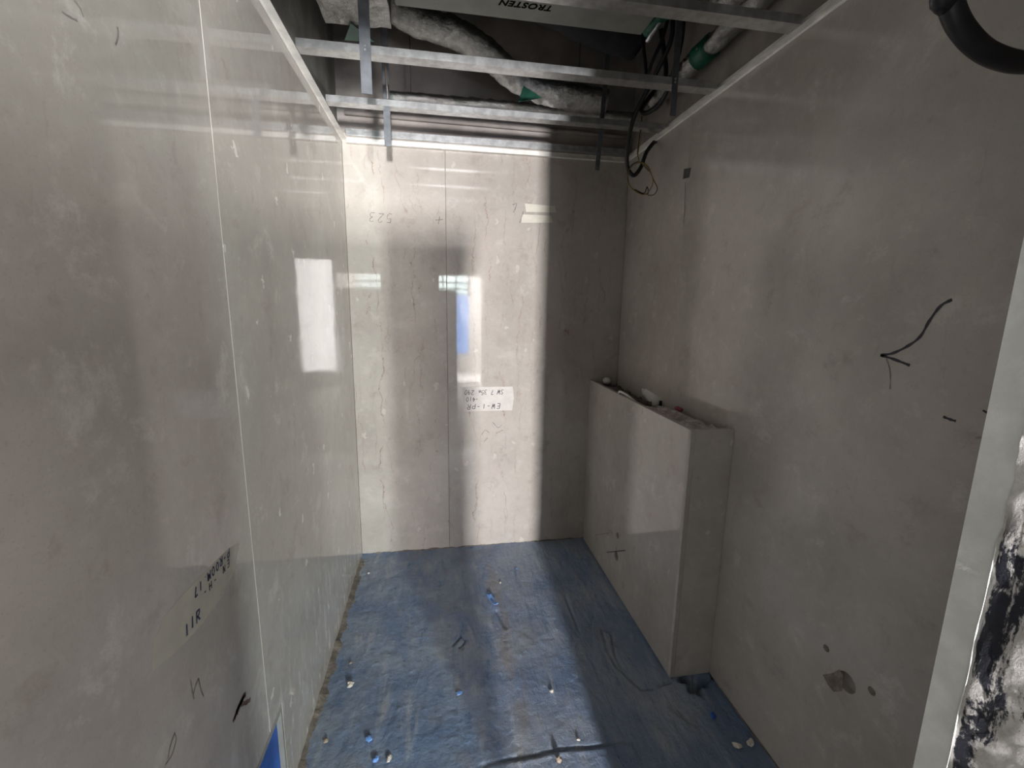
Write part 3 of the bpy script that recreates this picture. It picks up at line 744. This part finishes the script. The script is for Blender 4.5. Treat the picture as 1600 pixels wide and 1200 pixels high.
for j in range(n + 1):
    for i in range(n + 1):
        u, v = i / n - .5, j / n - .5
        p = Vector((a0[0] - .0 + -.024 + u * (.11 - .03 * v), a0[1] + .03 + v * .44, BH - .012))
        p.z += .013 * noise.fractal(p * 22, .7, 2, 4) + .002
        V.append(p)
for j in range(n):
    for i in range(n):
        a = j * (n + 1) + i; F.append((a, a + 1, a + n + 2, a + n + 1))
link('plastic_film', mesh(V, F), M['film'], label='crumpled clear plastic film in the near end of the box top', cat='film')
box('timber_offcut', XB + .03, XB + .085, -.40, -.17, BH - .045, BH - .012, M['rubble'], bev=.003, label='dark timber offcut lying in the far half of the box top', cat='timber')

# ------------------------------------------------------------------ marks, writing, tape on the slabs
onL = lambda u, v, h: (h, u, v)
onB = lambda u, v, h: (u, -h, v)
onR = lambda u, v, h: (W - h, u, v)
onBox = lambda u, v, h: (XB - h, u, v)
def PL(*pts): return [tuple(at(a, b, 0, 0)[1:]) for a, b in pts]
def PB(*pts): return [(at(a, b, 1, 0)[0], at(a, b, 1, 0)[2]) for a, b in pts]
def PR(*pts): return [tuple(at(a, b, 0, W)[1:]) for a, b in pts]
def PX(*pts): return [tuple(at(a, b, 0, XB)[1:]) for a, b in pts]

# left wall
tp = PL((375, 845), (352, 862), (322, 892), (285, 930), (256, 964), (241, 1000), (238, 1050), (262, 1028), (290, 1003), (318, 972), (345, 932), (366, 892))
prism('masking_tape', tp, 0, .0, .0003, M['tape_left'], near_l, label='pale strip of tape with writing')
strokes('handwriting', write('P-ROOM.17', -1.560, .953, .018, math.pi, .95), onL, .0036, M['ink_blue'], near_l, .0008, label='dark blue handwriting, upside down')
strokes('handwriting', write('EN.-H-', -1.566, .930, .016, math.pi, 1.25), onL, .0026, M['ink'], near_l, .0008)
strokes('handwriting', write('11R', -1.752, .884, .022, 0, .9), onL, .0038, M['ink_blue'], near_l, .0008)
strokes('pencil_mark', [PL((297, 1062), (300, 1078), (303, 1092)), PL((302, 1084), (306, 1070), (310, 1060)), PL((310, 1060), (314, 1078), (318, 1088))], onL, .003, M['ink_grey'], near_l)
strokes('brown_smear', [PL((382, 1084), (374, 1100), (366, 1124)), PL((380, 1090), (371, 1108), (364, 1128)), PL((376, 1100), (384, 1098), (391, 1093)), PL((384, 1084), (378, 1094), (370, 1116))], onL, .010, M['ink_brown'], near_l)
strokes('pencil_mark', [PL((272, 1145), (275, 1156), (268, 1180), (258, 1195)), PL((272, 1147), (266, 1165), (262, 1185))], onL, .0025, M['ink_grey'], near_l)
strokes('pencil_mark', [PL((183, 42), (184, 56), (180, 70))], onL, .0028, M['ink_grey'], near_l)
strokes('pencil_mark', [PL((96, 18), (108, 26), (120, 32)), PL((115, 0), (124, 12), (130, 26))], onL, .0022, M['ink_grey'], near_l)
# back wall
prism('masking_tape', PB((723, 605), (801, 604), (803, 622), (800, 641), (724, 643)), 1, -.0004, 0, M['tape_white'], b2, label='pale wiped strip under the handwriting')
strokes('handwriting', write('EW-1-PR', .832, .916, .030, math.pi, .98), onB, .0032, M['ink'], b2, label='black handwriting, upside down')
strokes('handwriting', write('-410', .702, .958, .026, math.pi, .72), onB, .0030, M['ink'], b2)
strokes('handwriting', write('SW 7.35m 290', .852, 1.000, .027, math.pi, .72), onB, .0030, M['ink'], b2)
strokes('handwriting', write('523', .240, 1.968, .046, math.pi, .98), onB, .0036, M['ink_grey'], b1)
strokes('handwriting', [PB((680, 344), (692, 343)), PB((687, 338), (685, 350))], onB, .0035, M['ink_grey'], b1)
strokes('handwriting', [PB((801, 320), (807, 318), (805, 326), (802, 332)), PB((818, 330), (814, 342), (812, 348))], onB, .004, M['ink_grey'], b2)
for (a, b_, c, d) in (((820, 318), (867, 322), (869, 332), (822, 331)), ((815, 335), (861, 337), (864, 348), (815, 348))):
    prism('masking_tape', PB(a, b_, c, d), 1, -.0004, 0, M['tape'], b2, label='short pale tape strip')
for ln in ([(752, 680), (758, 672), (764, 676)], [(770, 660), (778, 668), (784, 664)], [(756, 690), (762, 684)], [(775, 677), (786, 672)]):
    strokes('pencil_mark', [PB(*ln)], onB, .003, M['ink_grey'], b2)
# right wall
strokes('marker_arrow', [PR((1488, 468), (1470, 478), (1452, 502), (1438, 526), (1418, 541), (1395, 552), (1376, 555)), PR((1376, 555), (1396, 561), (1422, 571))], onR, .0062, M['ink'], r2, label='black hand drawn arrow pointing left')
strokes('pencil_mark', [PR((1385, 560), (1391, 580), (1391, 608))], onR, .003, M['ink_grey'], r2)
strokes('marker_dash', [PR((1474, 651), (1484, 655), (1494, 658))], onR, .0055, M['ink'], r2)
strokes('marker_dash', [PR((1536, 641), (1548, 648))], onR, .004, M['ink'], r2)
strokes('marker_dash', [PR((1525, 684), (1544, 684))], onR, .004, M['ink_grey'], r2)
prism('dark_tag', PR((1069, 264), (1080, 262), (1077, 277), (1067, 280)), 0, W - .0008, W, M['darktag'], r2, label='small dark grey tag')
strokes('drip_mark', [PR((1071, 285), (1070, 320), (1071, 326)), PR((1071, 322), (1068, 350))], onR, .004, M['ink_grey'], r1)
dz = at(1323, 1066, 0, W)
for (pts) in ([(1286, 1054), (1300, 1052), (1312, 1046), (1318, 1056), (1316, 1080), (1303, 1081), (1294, 1070)],):
    prism('drill_dust', PR(*pts), 0, W - .0012, W, M['dust'], r2, label='brown smear of drilling dust beside the largest hole')
# box front
strokes('marker_cross', [PX((948, 863), (977, 860)), PX((963, 854), (963, 872))], onBox, .0045, M['ink'], fp)
strokes('marker_arrow', [PX((929, 836), (957, 832)), PX((951, 828), (957, 832), (954, 837))], onBox, .004, M['ink_grey'], fp)
strokes('pencil_mark', [PX((938, 714), (938, 722))], onBox, .005, M['ink_grey'], fp)
strokes('pencil_mark', [PX((1004, 638), (1004, 647))], onBox, .004, M['ink_grey'], fp)

# ------------------------------------------------------------------ mortar fillets at the floor edges
def fillet(name, a, b, inward, w, h, parent, n=120, seed=0):
    a, b = Vector(a), Vector(b); V, F = [], []; m = 6; inward = Vector(inward)
    for i in range(n + 1):
        t = i / n; p = a.lerp(b, t); q = p * 9 + Vector((seed, seed, 0))
        ww = w * (1 + .45 * noise.fractal(q, .8, 2, 3)); hh = h * (1 + .5 * noise.fractal(q * 1.7, .8, 2, 3))
        for j in range(m + 1):
            s = j / m
            z = hh * (1 - s) ** 1.6 - .004 + .0035 * noise.noise(p * 70 + Vector((s * 9, 0, seed)))
            V.append(p + inward * ww * s + Vector((0, 0, z)))
    for i in range(n):
        for j in range(m):
            k = i * (m + 1) + j; F.append((k, k + 1, k + m + 2, k + m + 1))
    return link(name, mesh(V, F), M['mortar'], parent, smooth=True)
fillet('mortar_fillet', (.0004, -1.9, 0), (.0004, -.06, 0), (1, 0, 0), .042, .018, floor_e, 220, 1)
fillet('mortar_fillet', (.03, -.0004, 0), (XB, -.0004, 0), (0, -1, 0), .014, .012, floor_e, 120, 4)
fillet('mortar_fillet', (W - .0004, -1.9, 0), (W - .0004, -BL - .05, 0), (-1, 0, 0), .008, .008, floor_e, 90, 8)

# ------------------------------------------------------------------ debris on the floor
def lump(name, px, py, r, mat, label, flat=.6, stretch=1.0, rot=0, z=0.003):
    p = at(px, py, 2, 0.004); bm = bmesh.new(); bmesh.ops.create_icosphere(bm, subdivisions=2, radius=r)
    for v in bm.verts:
        n = .75 + .5 * noise.noise(v.co * (1.4 / r) + Vector((px, py, 0)))
        c = Vector((v.co.x * stretch, v.co.y, v.co.z * flat)) * n
        v.co = Matrix.Rotation(rot, 4, 'Z') @ c + Vector((p[0], p[1], z + r * flat * .6))
    return link(name, bm_mesh(bm), M[mat], label=label, cat='debris')
lump('stone_chip', 548, 1071, .017, 'stone', 'white crumbled stone chip on the blue floor near the left wall', .8, 1.0)
lump('stone_chip', 862, 1081, .010, 'stone', 'small white stone chip on the floor right of centre')
lump('stone_chip', 576, 896, .009, 'stone', 'tiny white chip on the floor by the far left corner')
lump('stone_chip', 509, 1158, .011, 'brownstone', 'brown pebble near the foot of the left wall by the lower edge')
lump('stone_chip', 548, 1036, .008, 'brownstone', 'little brown pebble just beyond the white crumbled chip')
lump('stone_chip', 782, 911, .007, 'stone', 'tiny white speck of stone behind the blue paint flake')
lump('stone_chip', 807, 889, .007, 'bluechip', 'tiny pale blue chip on the floor nearest the back wall')
lump('stone_chip', 1173, 1161, .013, 'stone', 'pale smear of stone at the lower right edge of the floor', .4, 1.6, .7)
lump('stone_chip', 1152, 1165, .014, 'stone', 'flat pale stone beside the right wall at the lower edge', .35, 1.5, -.6)
lump('stone_chip', 904, 1156, .007, 'stone', 'tiny white chip just past the screed edge at lower right')
lump('stone_chip', 873, 1190, .014, 'brownstone', 'brown stub stuck in the pale screed strip', 1.1, .8)
lump('stone_chip', 718, 1083, .012, 'bluechip', 'flat blue lump of coating in the middle of the floor', .35, 1.4, .5)
lump('coating_chunk', 577, 1156, .014, 'bluechip', 'bright blue chunk of coating near the lower left of the floor', .8)
lump('coating_chunk', 587, 1188, .012, 'bluechip', 'pale blue chunk of coating at the very bottom left of the floor', .6, 1.3, 1.0)
lump('coating_chunk', 608, 1186, .011, 'stone', 'whitish splinter at the bottom edge beside the pale blue chunk', .6, 1.7, 1.3)
lump('coating_chunk', 1114, 1119, .012, 'blue', 'dark blue blob of coating near the right wall', .35, 1.6, 1.2)
# curled flake
c0 = at(769, 941, 2, .004); V, F = [], []
for i in range(9):
    for j in range(5):
        u, v = (i / 8 - .5), (j / 4 - .5)
        V.append((c0[0] + u * .02 + v * .028 + .006 * u, c0[1] + .01 - u * .10, .006 + .05 * (u * u) * (1 if u > 0 else .4) + .02 * v * v))
for i in range(8):
    for j in range(4): F.append((i * 5 + j, i * 5 + j + 1, (i + 1) * 5 + j + 1, (i + 1) * 5 + j))
fl = mesh(V, F)
fo_ = link('paint_flake', fl, M['bluechip'], smooth=True, label='curled bright blue paint flake standing up mid floor', cat='flake')
sm = fo_.modifiers.new('t', 'SOLIDIFY'); sm.thickness = .0018

# unseen sheets added behind the viewpoint to cast a standing person's shadow
st = empty('light_blocker', (.42, -3.06, 0), label='unseen upright sheets added behind the doorway to shade the room like a person', cat='light blocker')
for i in range(5): box('blocker_sheet', .10 + .008 * (i % 2), .705 - .006 * i, -3.00 - .013 * (i + 1), -3.001 - .013 * i, 0, 1.66 - .01 * (i % 3), M['blocker_sheet'], st)
